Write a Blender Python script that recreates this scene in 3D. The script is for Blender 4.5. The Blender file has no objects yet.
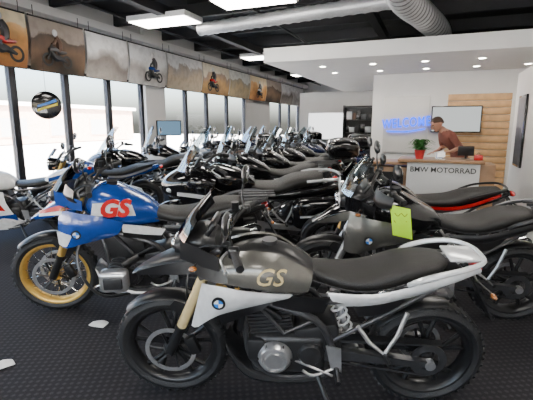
import bpy, bmesh, math, random
from mathutils import Matrix, Vector
V=Vector
random.seed(4)
pi=math.pi
scene=bpy.context.scene
# ------------------------------------------------------------------ materials
def newmat(name):
    m=bpy.data.materials.new(name); m.use_nodes=True
    nt=m.node_tree; nt.nodes.clear()
    out=nt.nodes.new('ShaderNodeOutputMaterial')
    return m,nt,out
def pmat(name,col,rough=.5,metal=0.,coat=0.,var=.08,scale=30.,emit=0.,bump=0.):
    m,nt,out=newmat(name)
    p=nt.nodes.new('ShaderNodeBsdfPrincipled')
    nt.links.new(p.outputs[0],out.inputs[0])
    p.inputs['Roughness'].default_value=rough
    p.inputs['Metallic'].default_value=metal
    p.inputs['Coat Weight'].default_value=coat
    tc=nt.nodes.new('ShaderNodeTexCoord')
    n=nt.nodes.new('ShaderNodeTexNoise'); n.inputs['Scale'].default_value=scale
    nt.links.new(tc.outputs['Object'],n.inputs['Vector'])
    r=nt.nodes.new('ShaderNodeValToRGB')
    e=r.color_ramp.elements
    e[0].position=.3; e[1].position=.7
    e[0].color=tuple(c*(1-var) for c in col)+(1,)
    e[1].color=tuple(min(1,c*(1+var)) for c in col)+(1,)
    nt.links.new(n.outputs['Fac'],r.inputs[0])
    nt.links.new(r.outputs[0],p.inputs['Base Color'])
    if emit:
        p.inputs['Emission Color'].default_value=tuple(col)+(1,)
        p.inputs['Emission Strength'].default_value=emit
    if bump:
        bp=nt.nodes.new('ShaderNodeBump'); bp.inputs['Strength'].default_value=bump
        bp.inputs['Distance'].default_value=.01
        nt.links.new(n.outputs['Fac'],bp.inputs['Height']); nt.links.new(bp.outputs[0],p.inputs['Normal'])
    return m
def glassmat(name,tint,gl=.08,rough=.02):
    m,nt,out=newmat(name)
    t=nt.nodes.new('ShaderNodeBsdfTransparent'); t.inputs[0].default_value=tuple(tint)+(1,)
    g=nt.nodes.new('ShaderNodeBsdfGlossy'); g.inputs['Roughness'].default_value=rough
    g.inputs[0].default_value=(.9,.9,.9,1)
    mx=nt.nodes.new('ShaderNodeMixShader'); mx.inputs[0].default_value=gl
    nt.links.new(t.outputs[0],mx.inputs[1]); nt.links.new(g.outputs[0],mx.inputs[2])
    nt.links.new(mx.outputs[0],out.inputs[0])
    return m
def emat(name,col,st):
    m,nt,out=newmat(name)
    e=nt.nodes.new('ShaderNodeEmission'); e.inputs[0].default_value=tuple(col)+(1,); e.inputs[1].default_value=st
    nt.links.new(e.outputs[0],out.inputs[0]); return m
def bannermat(name,cols,scale=2.5,dist=.5,seed=0.):
    m,nt,out=newmat(name)
    p=nt.nodes.new('ShaderNodeBsdfPrincipled'); p.inputs['Roughness'].default_value=.7
    nt.links.new(p.outputs[0],out.inputs[0])
    tc=nt.nodes.new('ShaderNodeTexCoord'); sp=nt.nodes.new('ShaderNodeSeparateXYZ')
    nt.links.new(tc.outputs['Generated'],sp.inputs[0])
    n=nt.nodes.new('ShaderNodeTexNoise'); n.inputs['Scale'].default_value=scale; n.inputs['Detail'].default_value=4; n.inputs['Roughness'].default_value=.5
    mp=nt.nodes.new('ShaderNodeMapping'); mp.inputs['Location'].default_value=(seed,seed*1.7,seed*.3); mp.inputs['Scale'].default_value=(1,1,1)
    nt.links.new(tc.outputs['Object'],mp.inputs[0]); nt.links.new(mp.outputs[0],n.inputs['Vector'])
    a=nt.nodes.new('ShaderNodeMath'); a.operation='MULTIPLY_ADD'
    a.inputs[1].default_value=dist; nt.links.new(n.outputs['Fac'],a.inputs[0])
    s=nt.nodes.new('ShaderNodeMath'); s.operation='SUBTRACT'; s.inputs[1].default_value=dist*.5
    nt.links.new(sp.outputs[2],s.inputs[0]); nt.links.new(s.outputs[0],a.inputs[2])
    r=nt.nodes.new('ShaderNodeValToRGB'); el=r.color_ramp.elements
    pos=[0.0,.28,.33,.52,.56,1.0]; cc=[cols[0],cols[1],cols[1],cols[2],cols[3],cols[3]]
    el[0].color=tuple(cc[0])+(1,); el[0].position=pos[0]
    el[1].color=tuple(cc[-1])+(1,); el[1].position=pos[-1]
    for q,c in list(zip(pos,cc))[1:-1]:
        e=el.new(q); e.color=tuple(c)+(1,)
    n2=nt.nodes.new('ShaderNodeTexNoise'); n2.inputs['Scale'].default_value=7; n2.inputs['Detail'].default_value=5
    nt.links.new(mp.outputs[0],n2.inputs['Vector'])
    r2=nt.nodes.new('ShaderNodeValToRGB'); r2.color_ramp.elements[0].color=(.6,.6,.6,1); r2.color_ramp.elements[0].position=.35; r2.color_ramp.elements[1].color=(1.,1.,1.,1); r2.color_ramp.elements[1].position=.55
    nt.links.new(n2.outputs['Fac'],r2.inputs[0])
    mx=nt.nodes.new('ShaderNodeMixRGB'); mx.blend_type='MULTIPLY'; mx.inputs[0].default_value=.45
    nt.links.new(a.outputs[0],r.inputs[0]); nt.links.new(r.outputs[0],mx.inputs[1]); nt.links.new(r2.outputs[0],mx.inputs[2])
    nt.links.new(mx.outputs[0],p.inputs['Base Color'])
    return m
# ------------------------------------------------------------------ mesh builder
def cat(pts,k):
    if k<=1 or len(pts)<3: return [tuple(p) for p in pts]
    out=[]; n=len(pts)
    for i in range(n-1):
        p0=pts[max(i-1,0)];p1=pts[i];p2=pts[i+1];p3=pts[min(i+2,n-1)]
        for j in range(k):
            t=j/k
            out.append(tuple(.5*((2*b)+(-a+c)*t+(2*a-5*b+4*c-d)*t*t+(-a+3*b-3*c+d)*t**3) for a,b,c,d in zip(p0,p1,p2,p3)))
    out.append(tuple(pts[-1])); return out
class MB:
    def __init__(s): s.v=[];s.f=[];s.mi=[];s.mats=[];s.M=Matrix()
    def mat(s,m):
        if m not in s.mats: s.mats.append(m)
        return s.mats.index(m)
    def add(s,vs,fs,m,mirror=False):
        b=len(s.v); k=s.mat(m)
        s.v+=[tuple(s.M@V(q)) for q in vs]
        s.f+=[tuple(b+i for i in f) for f in fs]; s.mi+=[k]*len(fs)
        if mirror:
            s.add([(q[0],-q[1],q[2]) for q in vs],[tuple(reversed(f)) for f in fs],m)
    def tube(s,pts,r,m,n=8,k=4,mirror=False,flat=1.):
        if isinstance(r,(int,float)): r=[r]*len(pts)
        q=cat([tuple(p)+(rr,) for p,rr in zip(pts,r)],k if len(pts)>2 else 1)
        P=[V(a[:3]) for a in q]; R=[max(a[3],.0005) for a in q]
        T=[(P[min(i+1,len(P)-1)]-P[max(i-1,0)]).normalized() for i in range(len(P))]
        u=T[0].orthogonal() if abs(T[0].z)>.95 else T[0].cross(V((0,0,1)))
        u.normalize(); vs=[]
        for i in range(len(P)):
            u=(u-T[i]*u.dot(T[i])); u.normalize(); w=T[i].cross(u)
            for j in range(n):
                a=2*pi*(j+.5)/n
                vs.append(tuple(P[i]+u*(math.cos(a)*R[i]*flat)+w*(math.sin(a)*R[i])))
        fs=[]
        for i in range(len(P)-1):
            for j in range(n):
                a=i*n+j;b=i*n+(j+1)%n
                fs.append((a,b,b+n,a+n))
        fs.append(tuple(range(n-1,-1,-1))); fs.append(tuple(range((len(P)-1)*n,len(P)*n)))
        s.add(vs,fs,m,mirror)
    def cyl(s,a,b,r,m,n=20,mirror=False,r2=None):
        s.tube([a,b],[r,r if r2 is None else r2],m,n=n,mirror=mirror)
    def lathe(s,c,prof,m,n=40,closed=True,mirror=False,axis='y'):
        vs=[];fs=[];L=len(prof)
        for i in range(n):
            a=2*pi*i/n
            for r,h in prof:
                if axis=='y': vs.append((c[0]+r*math.cos(a),c[1]+h,c[2]+r*math.sin(a)))
                elif axis=='z': vs.append((c[0]+r*math.cos(a),c[1]+r*math.sin(a),c[2]+h))
                else: vs.append((c[0]+h,c[1]+r*math.cos(a),c[2]+r*math.sin(a)))
        for i in range(n):
            for j in range(L if closed else L-1):
                a=i*L+j;b=i*L+(j+1)%L;e=((i+1)%n)*L
                fs.append((a,b,e+(j+1)%L,e+j))
        s.add(vs,fs,m,mirror)
    def loft(s,secs,m,n=24,k=3,mirror=False,yoff=0.):
        secs=[tuple(q)+((2.5,) if len(q)<6 else ()) for q in secs]
        q=cat(secs,k); vs=[];fs=[]
        for (x,z,hw,ht,hb,p) in q:
            hw=max(hw,.001);ht=max(ht,.001);hb=max(hb,.001)
            for j in range(n):
                a=2*pi*j/n;c=math.cos(a);si=math.sin(a)
                y=hw*math.copysign(abs(c)**(2/p),c); zz=(ht if si>0 else hb)*math.copysign(abs(si)**(2/p),si)
                vs.append((x,yoff+y,z+zz))
        for i in range(len(q)-1):
            for j in range(n):
                a=i*n+j;b=i*n+(j+1)%n
                fs.append((a,b,b+n,a+n))
        fs.append(tuple(range(n-1,-1,-1))); fs.append(tuple(range((len(q)-1)*n,len(q)*n)))
        s.add(vs,fs,m,mirror)
    def surf(s,rows,m,th=.008,mirror=False,k=3):
        rows=[cat(r,k) for r in rows]
        if len(rows)>2:
            cols=[cat([r[i] for r in rows],k) for i in range(len(rows[0]))]
            rows=[[c[j] for c in cols] for j in range(len(cols[0]))]
        R=len(rows);C=len(rows[0]); g=[[V(p) for p in r] for r in rows]
        vs=[];bk=[]
        for i in range(R):
            for j in range(C):
                du=g[min(i+1,R-1)][j]-g[max(i-1,0)][j]; dv=g[i][min(j+1,C-1)]-g[i][max(j-1,0)]
                nn=du.cross(dv)
                if nn.length<1e-9: nn=V((0,1,0))
                nn.normalize()
                vs.append(tuple(g[i][j]+nn*th*.5)); bk.append(tuple(g[i][j]-nn*th*.5))
        N=R*C; fs=[]
        for i in range(R-1):
            for j in range(C-1):
                a=i*C+j
                fs.append((a,a+1,a+C+1,a+C)); fs.append((N+a,N+a+C,N+a+C+1,N+a+1))
        per=[j for j in range(C)]+[i*C+C-1 for i in range(1,R)]+[(R-1)*C+j for j in range(C-2,-1,-1)]+[i*C for i in range(R-2,0,-1)]
        for i in range(len(per)):
            a=per[i];b=per[(i+1)%len(per)]
            fs.append((a,N+a,N+b,b))
        s.add(vs+bk,fs,m,mirror)
    def box(s,c,size,m,rot=None,bev=0.,mirror=False,seg=2):
        bm=bmesh.new(); bmesh.ops.create_cube(bm,size=1)
        bmesh.ops.scale(bm,vec=size,verts=bm.verts)
        if bev>0: bmesh.ops.bevel(bm,geom=list(bm.edges),offset=bev,segments=seg,affect='EDGES',profile=.5)
        Mx=Matrix.Translation(V(c))
        if rot is not None:
            Mx=Mx@Matrix.Rotation(rot[2],4,'Z')@Matrix.Rotation(rot[1],4,'Y')@Matrix.Rotation(rot[0],4,'X')
        bm.verts.ensure_lookup_table()
        vs=[tuple(Mx@v.co) for v in bm.verts]; fs=[tuple(v.index for v in f.verts) for f in bm.faces]
        bm.free(); s.add(vs,fs,m,mirror)
    def ell(s,c,r,m,n=16,mirror=False,rot=None):
        vs=[];fs=[];h=n//2
        Mx=Matrix.Translation(V(c))
        if rot: Mx=Mx@Matrix.Rotation(rot[2],4,'Z')@Matrix.Rotation(rot[1],4,'Y')@Matrix.Rotation(rot[0],4,'X')
        for i in range(1,h):
            t=pi*i/h
            for j in range(n):
                a=2*pi*j/n
                vs.append(tuple(Mx@V((r[0]*math.sin(t)*math.cos(a),r[1]*math.sin(t)*math.sin(a),r[2]*math.cos(t)))))
        T=len(vs);vs.append(tuple(Mx@V((0,0,r[2]))));vs.append(tuple(Mx@V((0,0,-r[2]))))
        for i in range(h-2):
            for j in range(n):
                a=i*n+j;b=i*n+(j+1)%n; fs.append((a,a+n,b+n,b))
        for j in range(n):
            fs.append((T,j,(j+1)%n)); q=(h-2)*n; fs.append((T+1,q+(j+1)%n,q+j))
        s.add(vs,fs,m,mirror)
    def text(s,txt,size,Mx,m,ext=.002,bevel=0.,nofill=False,shear=0.,offset=0.,space=1.):
        cu=bpy.data.curves.new('t','FONT'); cu.body=txt; cu.size=size; cu.extrude=ext; cu.shear=shear; cu.offset=offset
        cu.space_character=space
        cu.align_x='CENTER'; cu.align_y='CENTER'; cu.resolution_u=3
        if bevel: cu.bevel_depth=bevel; cu.bevel_resolution=1
        if nofill: cu.fill_mode='NONE'
        o=bpy.data.objects.new('t',cu); me=o.to_mesh()
        vs=[tuple(Mx@v.co) for v in me.vertices]; fs=[tuple(p.vertices) for p in me.polygons]
        o.to_mesh_clear(); bpy.data.objects.remove(o); bpy.data.curves.remove(cu)
        s.add(vs,fs,m)
    def mesh(s,name,ang=38,recalc=True):
        me=bpy.data.meshes.new(name); me.from_pydata(s.v,[],s.f)
        for m in s.mats: me.materials.append(m)
        me.polygons.foreach_set('material_index',s.mi)
        if recalc:
            bm=bmesh.new(); bm.from_mesh(me); bmesh.ops.recalc_face_normals(bm,faces=bm.faces); bm.to_mesh(me); bm.free()
        me.polygons.foreach_set('use_smooth',[True]*len(me.polygons))
        me.set_sharp_from_angle(angle=math.radians(ang))
        me.update(); return me
    def obj(s,name,ang=38,parent=None,mat=None):
        o=bpy.data.objects.new(name,s.mesh(name,ang)); scene.collection.objects.link(o)
        if mat is not None: o.matrix_world=mat
        if parent: o.parent=parent
        return o
def simplebox(name,lo,hi,m,bev=0.):
    b=MB(); c=[(a+d)/2 for a,d in zip(lo,hi)]
    b.box((0,0,0),[d-a for a,d in zip(lo,hi)],m,bev=bev)
    return b.obj(name,mat=Matrix.Translation(V(c)))
# palette
RUB=pmat('tyre_rubber',(.011,.011,.012),.6,bump=.3,scale=120)
BLK=pmat('black_plastic',(.012,.012,.013),.33)
GLB=pmat('gloss_black_paint',(.006,.006,.007),.12,coat=.7)
DGR=pmat('dark_grey_cast',(.09,.09,.095),.36,.7)
ENG=pmat('engine_black_cast',(.035,.035,.037),.38,.5)
ALU=pmat('cast_aluminium',(.66,.66,.67),.28,.85)
CHR=pmat('polished_steel',(.8,.8,.81),.12,1.)
GREY=pmat('satin_grey_paint',(.15,.145,.13),.26,.55,.5)
SIL=pmat('silver_white_paint',(.74,.75,.76),.2,.2,.6)
WHT=pmat('white_paint',(.8,.8,.8),.22,0,.5)
BLU=pmat('blue_paint',(.008,.055,.29),.2,.1,.7)
DBL=pmat('dark_blue_paint',(.008,.016,.06),.2,.2,.6)
RED=pmat('red_paint',(.52,.012,.012),.25,0,.5)
GOLD=pmat('gold_anodised',(.74,.47,.12),.32,.65)
CREAM=pmat('gold_fork_tube',(.88,.7,.36),.25,.4)
SEAT=pmat('seat_vinyl',(.013,.012,.011),.45,bump=.35,scale=220)
BRN=pmat('brown_seat_vinyl',(.12,.06,.035),.5)
LENS=pmat('headlight_lens',(.8,.83,.85),.08,.2,1.)
REDL=pmat('tail_light_lens',(.5,.01,.01),.15,0,1.)
ORL=pmat('indicator_lens',(.3,.1,.02),.2,0,.8)
SMK=glassmat('smoked_screen',(.12,.12,.13),.12)
CLR=glassmat('clear_screen',(.75,.8,.82),.26,.08)
YEL=pmat('lime_tag_card',(.5,.88,.01),.6,var=.02)
INK=pmat('black_ink',(.02,.02,.02),.6)
MIR=pmat('mirror_glass',(.6,.62,.65),.05,1.)
RBL=pmat('roundel_blue',(.02,.2,.7),.3)
# ------------------------------------------------------------------ motorcycle
def wheel(b,x,z,R,w,cast,rimm,spm,discs,lug=True):
    hw=w/2; rr=R-.072
    pr=[(rr,hw*.7),(rr+.018,hw*.93),(R-.042,hw),(R-.018,hw*.82),(R-.004,hw*.42),(R,0),(R-.004,-hw*.42),(R-.018,-hw*.82),(R-.042,-hw),(rr+.018,-hw*.93),(rr,-hw*.7)]
    b.lathe((x,0,z),pr,RUB,n=56)
    if lug:
        for i in range(44):
            a=2*pi*i/44
            for sd in (1,-1):
                aa=a+(0 if sd>0 else pi/44)
                r=R-.008
                b.box((x+r*math.cos(aa),sd*hw*.5,z+r*math.sin(aa)),(.012,hw*.6,.02),RUB,rot=(sd*.38,-aa,0))
    b.lathe((x,0,z),[(rr+.012,hw*.78),(rr-.006,hw*.8),(rr-.014,hw*.7),(rr-.03,hw*.3),(rr-.03,-hw*.3),(rr-.014,-hw*.7),(rr-.006,-hw*.8),(rr+.012,-hw*.78)],rimm,n=56)
    b.lathe((x,0,z),[(.012,.075),(.03,.075),(.048,.05),(.035,.03),(.035,-.03),(.048,-.05),(.03,-.075),(.012,-.075)],spm,n=24)
    b.cyl((x,-.12,z),(x,.12,z),.013,CHR,n=12)
    if cast:
        for i in range(5):
            a=2*pi*i/5+.3
            for d in (-.22,.22):
                a2=a+d
                b.tube([(x+.035*math.cos(a),0,z+.035*math.sin(a)),(x+.12*math.cos(a+d*.5),0.01,z+.12*math.sin(a+d*.5)),(x+(rr-.02)*math.cos(a2),0,z+(rr-.02)*math.sin(a2))],[.024,.014,.015],spm,n=6,k=3)
    else:
        for i in range(36):
            a=2*pi*i/36; sd=1 if i%2 else -1; off=(.5 if (i//2)%2 else -.5)
            b.tube([(x+.045*math.cos(a+off),sd*.045,z+.045*math.sin(a+off)),(x+(rr-.01)*math.cos(a),sd*hw*.3,z+(rr-.01)*math.sin(a))],.0028,CHR,n=4)
    for y,ro in discs:
        b.lathe((x,y,z),[(ro,.0025),(ro-.024,.0025),(ro-.024,-.0025),(ro,-.0025)],ALU,n=40)
        for i in range(6):
            a=2*pi*i/6
            b.tube([(x+.04*math.cos(a),y*.8,z+.04*math.sin(a)),(x+(ro-.024)*math.cos(a+.2),y,z+(ro-.024)*math.sin(a+.2))],.008,BLK,n=5)
def fender(b,x,z,R,a0,a1,w,m,th=.006,drop=.035):
    rows=[];n=8
    for i in range(n+1):
        a=math.radians(a0+(a1-a0)*i/n); tp=1-.25*abs(2*i/n-1)**2
        row=[]
        for y,dr in ((-1,drop),(-.75,.008),(0,0),(.75,.008),(1,drop)):
            r=R-dr; row.append((x+r*math.cos(a),y*w*tp,z+r*math.sin(a)))
        rows.append(row)
    b.surf(rows,m,th=th,k=2)
def roundel(b,c,r,sd=1):
    y=c[1]
    b.cyl((c[0],y-.006*sd,c[2]),(c[0],y+.002*sd,c[2]),r,BLK,n=24)
    for q in range(4):
        m=RBL if q%2 else WHT
        vs=[(c[0],y+.004*sd,c[2])]
        for i in range(7):
            a=pi/2*q+pi/2*i/6; vs.append((c[0]+r*.66*math.cos(a),y+.004*sd,c[2]+r*.66*math.sin(a)))
        b.add(vs,[(0,i,i+1) for i in range(1,7)],m)
def helix(b,p0,p1,r,turns,wr,m):
    P0=V(p0);P1=V(p1);T=(P1-P0).normalized();u=T.orthogonal().normalized();w=T.cross(u);pts=[]
    n=turns*8
    for i in range(n+1):
        a=2*pi*i/8; pts.append(tuple(P0.lerp(P1,i/n)+u*r*math.cos(a)+w*r*math.sin(a)))
    b.tube(pts,wr,m,n=5,k=1)
def moto(name,style,body,shroud,accent,rimm=BLK,cast=True,forkm=CREAM,screen=SMK,tankm=None,scale=1.,
         label=None,labelm=None,lug=True,topcase=False,seatm=None,tag=False,railm=None,box2=False,frm=None,th=None):
    b=MB(); b.M=Matrix.Scale(scale,4)
    tankm=tankm or body; seatm=seatm or SEAT; railm=railm or accent; frm=frm or DGR
    WB=1.42; xf=WB; zf=.325; Rf=.325; zr=.318; Rr=.318
    adv=style in('enduro','boxer')
    if style in('sport','roadster','tourer'): Rf=zf=.305; Rr=zr=.312
    wheel(b,xf,zf,Rf,.105 if style!='sport' else .12,cast,rimm,rimm,[(.07,.145)] if style=='enduro' else [(.07,.155),(-.07,.155)],lug)
    wheel(b,0,zr,Rr,.14 if style!='sport' else .18,cast,rimm,rimm,[(-.075,.12)],lug)
    b.box((xf-.135,.085,zf+.055),(.06,.045,.11),BLK,rot=(0,.4,0),bev=.012)
    tx=1.12; tz=.99
    if style=='sport': tz=.9; tx=1.15
    if style=='enduro': tz=.96; tx=1.13
    def fk(t,y): return (xf+.0-(xf-tx)*t,y,zf+(tz-zf)*t)
    for y in (.092,-.092):
        b.tube([fk(0,y),fk(.08,y),fk(.34,y)],[.028,.03,.024],BLK if forkm is not ALU else ALU,n=12,k=1)
        b.cyl(fk(.27,y),fk(1.0,y),.0285,forkm,n=14)
        b.cyl(fk(.25,y),fk(.29,y),.033,BLK,n=14)
    b.box((fk(.8,0)[0],0,fk(.8,0)[2]),(.07,.26,.035),DGR,rot=(0,.42,0),bev=.01)
    b.box((fk(1,0)[0],0,fk(1,0)[2]),(.07,.25,.03),DGR,rot=(0,.42,0),bev=.01)
    fender(b,xf,zf,Rf+.018,45 if adv else 20,130 if adv else 138,.064,GLB if style in('tourer','sport') else BLK,drop=.022)
    b.surf([[(xf-.05,.07,zf+.33),(xf-.13,.075,zf+.3),(xf-.2,.07,zf+.24)],[(xf-.02,.07,zf+.29),(xf-.09,.08,zf+.22),(xf-.14,.075,zf+.16)]],BLK,mirror=True)
    # frame
    b.tube([(1.08,.02,.88),(.95,.13,.74),(.62,.14,.6),(.52,.12,.4)],.02,frm,mirror=True,n=8)
    b.tube([(1.1,.02,.78),(1.0,.11,.6),(.96,.12,.34),(.8,.13,.22),(.56,.12,.24)],.016,frm,mirror=True,n=8)
    b.tube([(.62,.13,.7),(.3,.12,.72),(-.08,.1,.83)],.014,frm,mirror=True,n=8)
    b.tube([(.52,.12,.46),(.3,.12,.6),(.02,.1,.77)],.012,frm,mirror=True,n=8)
    b.tube([(.95,.13,.72),(.78,.15,.52),(.62,.14,.6)],.011,frm,mirror=True,n=8,k=1)
    b.cyl((1.16,0,.75),(1.07,0,.94),.03,BLK)
    # swingarm
    b.tube([(.56,.1,.37),(.4,.115,.37),(0,.11,zr)],[.042,.036,.026],ALU if style in('tourer',) else DGR,n=4,k=1,mirror=True)
    b.box((.42,0,.37),(.09,.2,.06),DGR,bev=.01)
    b.cyl((0,.1,zr),(0,.135,zr),.028,ALU,n=12,mirror=True)
    helix(b,(.42,0,.4),(.52,0,.68),.038,6,.008,RED if accent is RED else WHT); b.cyl((.42,0,.4),(.52,0,.7),.02,ALU,n=10)
    b.lathe((0,.085,zr),[(.1,.004),(.06,.004),(.06,-.004),(.1,-.004)],DGR,n=30)
    b.tube([(0,.085,zr+.1),(.6,.085,.43)],.008,DGR,n=4); b.tube([(0,.085,zr-.1),(.6,.085,.31)],.008,DGR,n=4)
    b.surf([[(-.06,.07,zr+.12),(.3,.07,.46),(.5,.07,.47)],[(-.06,.105,zr+.11),(.3,.105,.445),(.5,.105,.45)]],BLK)
    fender(b,0,zr,Rr+.02,32,105,.07,BLK,drop=.02)
    # engine
    b.box((.76,0,.36),(.40,.27,.25),ENG,bev=.04,seg=3)
    b.box((.6,0,.45),(.24,.24,.18),ENG,bev=.03,rot=(0,.2,0))
    b.box((.93,.1,.4),(.1,.1,.14),ENG,bev=.025,mirror=True)
    b.loft([(.55,.2,.11,.02,.02),(.7,.19,.14,.05,.03),(.95,.21,.14,.06,.04),(1.06,.3,.11,.06,.05),(1.1,.38,.09,.03,.03)],BLK if not(style=='boxer') else ALU,n=16)
    b.lathe((.83,.135,.36),[(0.001,.045),(.045,.045),(.05,.035),(.062,.035),(.066,.045),(.078,.042),(.09,.02),(.095,0),(0.001,0)],ALU if style=='enduro' else DGR,n=32,closed=False)
    for i in range(6):
        a=2*pi*i/6; b.cyl((.83+.085*math.cos(a),.14,.36+.085*math.sin(a)),(.83+.085*math.cos(a),.165,.36+.085*math.sin(a)),.007,CHR,n=6)
    b.lathe((.64,.12,.38),[(0.001,.04),(.055,.035),(.068,.02),(.07,0),(0.001,0)],ENG,n=28,closed=False)
    b.lathe((.8,-.135,.36),[(0.001,-.05),(.09,-.045),(.105,-.02),(.11,0),(0.001,0)],DGR,n=28,closed=False)
    if style!='boxer':
        b.box((.85,0,.58),(.2,.2,.22),ENG,bev=.02,rot=(0,.12,0))
        for i in range(6): b.box((.845+.004*i,0,.5+.022*i),(.225,.225,.008),DGR,rot=(0,.12,0))
        b.box((.87,0,.72),(.2,.21,.08),DGR,bev=.02,rot=(0,.12,0))
        b.cyl((.88,.09,.71),(.88,.125,.71),.035,ALU,n=18)
        b.box((.99,0,.645),(.035,.3,.25),BLK,rot=(0,-.2,0),bev=.008)
        for i in range(12): b.box((1.011,0,.545+.018*i),(.006,.26,.003),DGR,rot=(0,-.2,0))
        b.tube([(.98,.11,.72),(.9,.14,.68),(.8,.13,.6)],.014,BLK,n=8)
        b.tube([(.95,-.03,.62),(1.05,-.05,.5),(1.03,-.08,.27),(.8,-.1,.17),(.5,-.12,.2),(.3,-.15,.36),(.22,-.16,.42)],.022,CHR if style!='tourer' else DGR,n=10)
        b.tube([(.72,.13,.33),(.6,.16,.3),(.52,.17,.27)],.007,ALU,n=6)
    else:
        for sd in (1,-1):
            for i in range(7):
                b.cyl((.9,sd*(.12+.022*i),.42),(.9,sd*(.13+.022*i),.42),.085 if i%2==0 else .07,DGR,n=20)
            b.box((.9,sd*.325,.42),(.2,.1,.16),ALU,bev=.03,seg=3)
            b.box((.9,sd*.375,.42),(.13,.03,.09),DGR,bev=.012)
            b.tube([(.97,sd*.3,.38),(1.07,sd*.24,.3),(1.0,sd*.12,.2),(.7,-.02,.17)],.02,CHR,n=10)
            b.tube([(.75,sd*.2,.54),(.85,sd*.26,.5)],.028,BLK,n=10)
        b.tube([(1.1,.1,.78),(1.15,.26,.62),(1.1,.35,.46),(1.0,.3,.28),(.85,.13,.19)],.011,DGR if body is BLU else BLK,mirror=True,n=8)
        b.box((.86,0,.58),(.3,.24,.2),ENG,bev=.03)
        b.tube([(.7,-.02,.17),(.5,-.1,.22),(.3,-.17,.4),(.22,-.18,.44)],.022,CHR,n=10)
    b.tube([(.3,-.17,.4),(.2,-.185,.45),(-.12,-.19,.56),(-.16,-.19,.575)],[.03,.055,.055,.04],DGR if style in('enduro','sport') else CHR,n=14,k=2)
    # pegs + brackets
    b.tube([(.5,.13,.3),(.5,.26,.3)],.014,BLK,mirror=True); b.tube([(.5,.14,.3),(.62,.17,.27),(.68,.17,.3)],.008,ALU)
    b.surf([[(.56,.14,.44),(.48,.15,.43)],[(.53,.145,.3),(.47,.15,.28)]],ALU,mirror=True,th=.01)
    b.tube([(.4,.13,.56),(.26,.17,.42),(.16,.15,.66)],.012,ALU,mirror=True,k=2); b.tube([(.26,.16,.42),(.25,.26,.42)],.012,BLK,mirror=True)
    # side stand
    ty=.255
    b.tube([(.6,.12,.24),(.55,.2,.14),(.5,ty,.048)],[.016,.013,.012],BLK,n=8); b.box((.5,ty,.046),(.09,.045,.008),BLK,rot=(-.16,0,0))
    # handlebar & controls
    bz=-.05 if style=='enduro' else 0
    if style=='sport':
        b.tube([(1.12,.1,.9),(1.05,.2,.9),(.98,.36,.87)],.013,BLK,mirror=True); g0=(1.03,.24,.895);g1=(.97,.37,.865)
        hz=.88
    elif style=='tourer':
        b.tube([(1.1,0,1.0),(1.08,.1,1.02),(.98,.27,1.06),(.86,.39,1.02)],.014,BLK,mirror=True); g0=(.95,.29,1.055);g1=(.86,.39,1.02); hz=1.05
    else:
        b.tube([(1.1,0,1.03+bz),(1.09,.09,1.04+bz),(1.04,.2,1.10+bz),(.97,.41,1.09+bz)],.0125,BLK,mirror=True); g0=(1.01,.28,1.1+bz);g1=(.965,.42,1.09+bz); hz=1.1+bz
    b.tube([g0,g1],.019,RUB,n=12,mirror=True)
    b.box(g0,(.05,.05,.05),BLK,bev=.012,mirror=True)
    b.tube([(g0[0]+.03,g0[1],g0[2]),(g0[0]+.05,g0[1]+.06,g0[2]-.01),(g1[0]+.06,g1[1],g1[2]-.02)],.006,ALU,mirror=True,n=6)
    b.cyl((g0[0]+.06,-g0[1]+.02,g0[2]),(g0[0]+.06,-g0[1]+.02,g0[2]+.05),.022,BLK,n=12)
    if style=='boxer':
        b.surf([[(1.1,.24,hz+.05),(1.12,.35,hz+.05),(1.04,.45,hz+.03)],[(1.12,.24,hz-.01),(1.14,.36,hz-.02),(1.05,.46,hz-.02)],[(1.1,.26,hz-.06),(1.11,.36,hz-.06),(1.04,.44,hz-.05)]],BLK,mirror=True)
    # mirrors
    if style in('tourer','sport'):
        b.tube([(1.25,.2,1.0),(1.22,.38,1.06)],.012,BLK,mirror=True); b.ell((1.22,.42,1.07),(.03,.085,.05),body,mirror=True); b.ell((1.2,.42,1.07),(.018,.075,.042),MIR,mirror=True)
    else:
        b.tube([(1.02,.25,1.11+bz),(1.03,.28,1.2+bz),(1.02,.35,1.26+bz)],.006,BLK,mirror=True); b.ell((1.02,.38,1.28+bz),(.02,.085,.05),BLK,mirror=True,rot=(.15,0,0)); b.ell((1.006,.38,1.28+bz),(.01,.076,.042),MIR,mirror=True,rot=(.15,0,0))
    b.box((1.16,0,1.06),(.03,.19,.11),BLK,rot=(0,-.6,0),bev=.012)
    b.tube([(1.05,.22,1.1+bz),(1.2,.14,1.0),(1.2,.07,.85),(1.1,.04,.75)],.005,BLK,mirror=True,n=5)
    b.tube([(1.07,-.2,1.1+bz),(1.24,-.1,.98),(1.3,.06,.75),(1.3,.06,.5),(1.36,.06,.4)],.005,BLK,n=5)
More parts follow.
